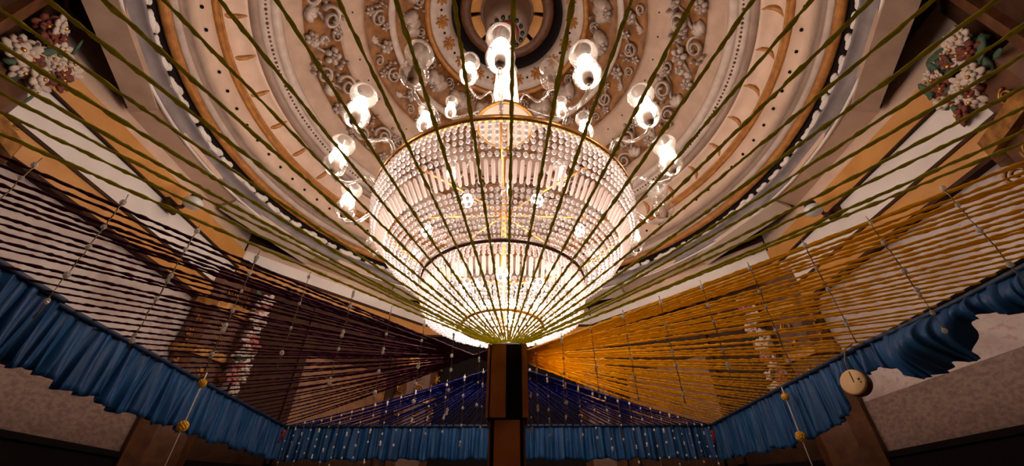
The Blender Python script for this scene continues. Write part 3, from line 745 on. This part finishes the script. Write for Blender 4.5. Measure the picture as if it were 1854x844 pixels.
# right side: bunched up around a knot
def z_right(y): return NR.z + (FR.z - NR.z) * (y - NR.y) / (FR.y - NR.y)
y0r, y1r = 1.30, 5.03
pr = NR.lerp(FR, (y0r - NR.y) / (FR.y - NR.y)); qr = NR.lerp(FR, (y1r - NR.y) / (FR.y - NR.y))
def uy(y): return (y - y0r) / (y1r - y0r)
botR = lin([(0, -0.26), (uy(1.62), -0.22), (uy(1.90), -0.12), (uy(1.98), -0.30), (uy(2.10), -0.30), (uy(2.25), -0.30), (uy(2.6), -0.15), (uy(2.85), -0.17), (uy(2.98), -0.34), (uy(3.2), -0.40), (uy(3.7), -0.42), (1, -0.36)])
topR = lin([(0, -0.03), (uy(1.6), -0.03), (uy(1.9), -0.03), (uy(2.2), -0.02), (uy(2.6), 0.0), (1, 0.0)])
def bulR(u, v):
    y = y0r + u * (y1r - y0r)
    return 0.16 * math.exp(-((y - 2.14) / 0.2) ** 2) * math.sin(PI * min(1, v * 1.05)) + 0.07 * math.exp(-((y - 1.5) / 0.3) ** 2) * math.sin(PI * v)
valance('blue_valance', 'blue satin valance along the right side, bunched into a sagging fold', pr + Vector((-IN_, 0, -0.012)), qr + Vector((-IN_, 0, -0.012)), botR, topR, bulR, (-1, 0, 0), n=640, rows=18, seed=7)
for x, y, nm in ((-2.60, 4.96, 'left'), (2.29, 4.97, 'right')):
    b = MB(); b.sphere((0, 0, 0), 0.025, 8, 5, (1, 0.6, 1)); b.tube([(0, 0, 0), (-0.012, 0, -0.05), (-0.02, -0.004, -0.11)], [0.012, 0.009, 0.006], 6); b.tube([(0, 0, 0), (0.014, 0, -0.05), (0.02, -0.004, -0.09)], [0.012, 0.009, 0.006], 6)
    o = b.build('ribbon_tie', RED); o.location = (x, y, 0.86); tag(o, 'small red ribbon tie at the far %s corner of the valance' % nm, 'ribbon')

# ------------------------------------------------------------------ bead strings hanging from the four corner cords
def bead_string(top, length, label, group, seed):
    rnd = random.Random(seed)
    t = thing('bead_string', label, 'bead string', top, group)
    pts = [(rnd.uniform(-1, 1) * 0.002, rnd.uniform(-1, 1) * 0.002, -length * k / 24) for k in range(25)]
    MB().tube(pts, [rnd.choice((0.0012, 0.0018, 0.0026)) for _ in pts], 5).build('thread', THREAD, t)
    b = MB(); z = -rnd.uniform(0.01, 0.05)
    while z > -length:
        for k in range(rnd.choice((1, 1, 1, 2))):
            b.sphere((rnd.uniform(-.002, .002), 0, z), rnd.uniform(0.0062, 0.0100), 7, 5, (1, 1, 1.3), smooth=False); z -= 0.018
        z -= rnd.uniform(0.04, 0.12)
    stuff(b.build('glass_beads', BEAD, t))
Cn = Vector((PX, PY, 0.985)); Cf = Vector((PX, PY, 0.93))
for nm, q, c, lab, grp, cnt in (('nl', NL, Cn, 'glass bead string on the green and purple cord border, %s from the post', 'bead strings on the left near diagonal', 15),
                           ('nr', NR, Cn, 'glass bead string on the green and amber cord border, %s from the post', 'bead strings on the right near diagonal', 15),
                           ('fl', FL, Cf, 'glass bead string on the purple and blue cord border, %s from the post', 'bead strings on the left far diagonal', 17),
                           ('fr', FR, Cf, 'glass bead string on the amber and blue cord border, %s from the post', 'bead strings on the right far diagonal', 17)):
    for i in range(cnt):
        u = (i + 1.2) / (cnt + 0.9)
        p = c.lerp(q, u); p.z -= 0.012 + 0.06 * u * (1 - u)
        if nm[0] == 'n' and p.y < 0.75: continue
        bead_string(p, random.uniform(0.44, 0.54) if nm[0] == 'n' else random.uniform(0.40, 0.52), lab % nth(i + 1), grp, i * 7 + ord(nm[1]))

# ------------------------------------------------------------------ marigold strings and turned disc
def mari(x, y, label):
    t = thing('marigold_string', label, 'pompom string', (x, y, 0.93))
    MB().tube([(0, 0, 0), (0, 0, -0.3), (0, 0, -0.75)], 0.0042, 6).build('string', WSTRING, t)
    for z, r in ((-0.078, 0.031), (-0.37, 0.038)):
        b = MB(); b.sphere((0, 0, z), r * 0.86, 12, 8)
        for k in range(60):
            zz = 1 - 2 * (k + 0.5) / 60; a = k * 2.399; q = math.sqrt(1 - zz * zz)
            b.sphere((r * 0.8 * q * math.cos(a), r * 0.8 * q * math.sin(a), z + r * 0.8 * zz), r * 0.22, 5, 3)
        b.build('pompom', MARI, t)
mari(-2.30, 3.02, 'white string with two marigold pompoms on the left valance')
mari(2.24, 3.40, 'white string with two marigold pompoms on the right valance')
d = thing('hanging_disc', 'round pale wooden disc hanging at the gathered right valance', 'ornament', (2.20, 2.60, 0.735))
rot = Matrix.Rotation(math.radians(-68), 4, 'Z') @ Matrix.Rotation(math.radians(80), 4, 'X')
link('disc', MB().lathe([(0.0, -0.035), (0.068, -0.035), (0.076, -0.028), (0.078, 0.028), (0.070, 0.035), (0.0, 0.035)], 40).mesh('disc', TAN), d, rot)
link('disc_edge', MB().lathe([(0.0775, -0.03), (0.080, -0.022), (0.080, 0.012), (0.0785, 0.018)], 40).mesh('disc_edge', BROWN), d, rot)
for x, y, sx, sy, rr in ((0.008, 0.028, 0.006, 0.072, 0.08), (0.044, 0.004, 0.014, 0.012, 0.4), (0.050, -0.016, 0.007, 0.009, 0.2)):
    link('dark_slot', MB().box((x, y, 0.0355), (sx, sy, 0.003), Matrix.Rotation(rr, 3, 'Z')).mesh('dark_slot', DKBROWN), d, rot)
MB().tube([(0, 0, 0.07), (0, 0, 0.14), (0.04, 0.0, 0.22), (0.11, 0.0, 0.26)], 0.004, 6).build('hanging_loop', THREAD, d)

# hall units to metres (mesh data and placements, so nothing keeps a scale), then lift: floor at zero, eye at EYE
CANOPY = ('canopy_frame', 'wooden_post', 'green_cord', 'purple_cord', 'amber_cord', 'blue_yarn', 'blue_valance', 'ribbon_tie', 'bead_string', 'marigold_string', 'hanging_disc', 'camera')
done = set()
for o in list(S.objects):
    r = o
    while r.parent: r = r.parent
    if r.name.split('.')[0] in CANOPY: continue
    o.location = o.location * HALL
    if o.type == 'MESH' and o.data.name not in done:
        done.add(o.data.name); o.data.transform(Matrix.Scale(HALL, 4))
for o in S.objects:
    if o.parent is None and o is not cam: o.location.z += EYE
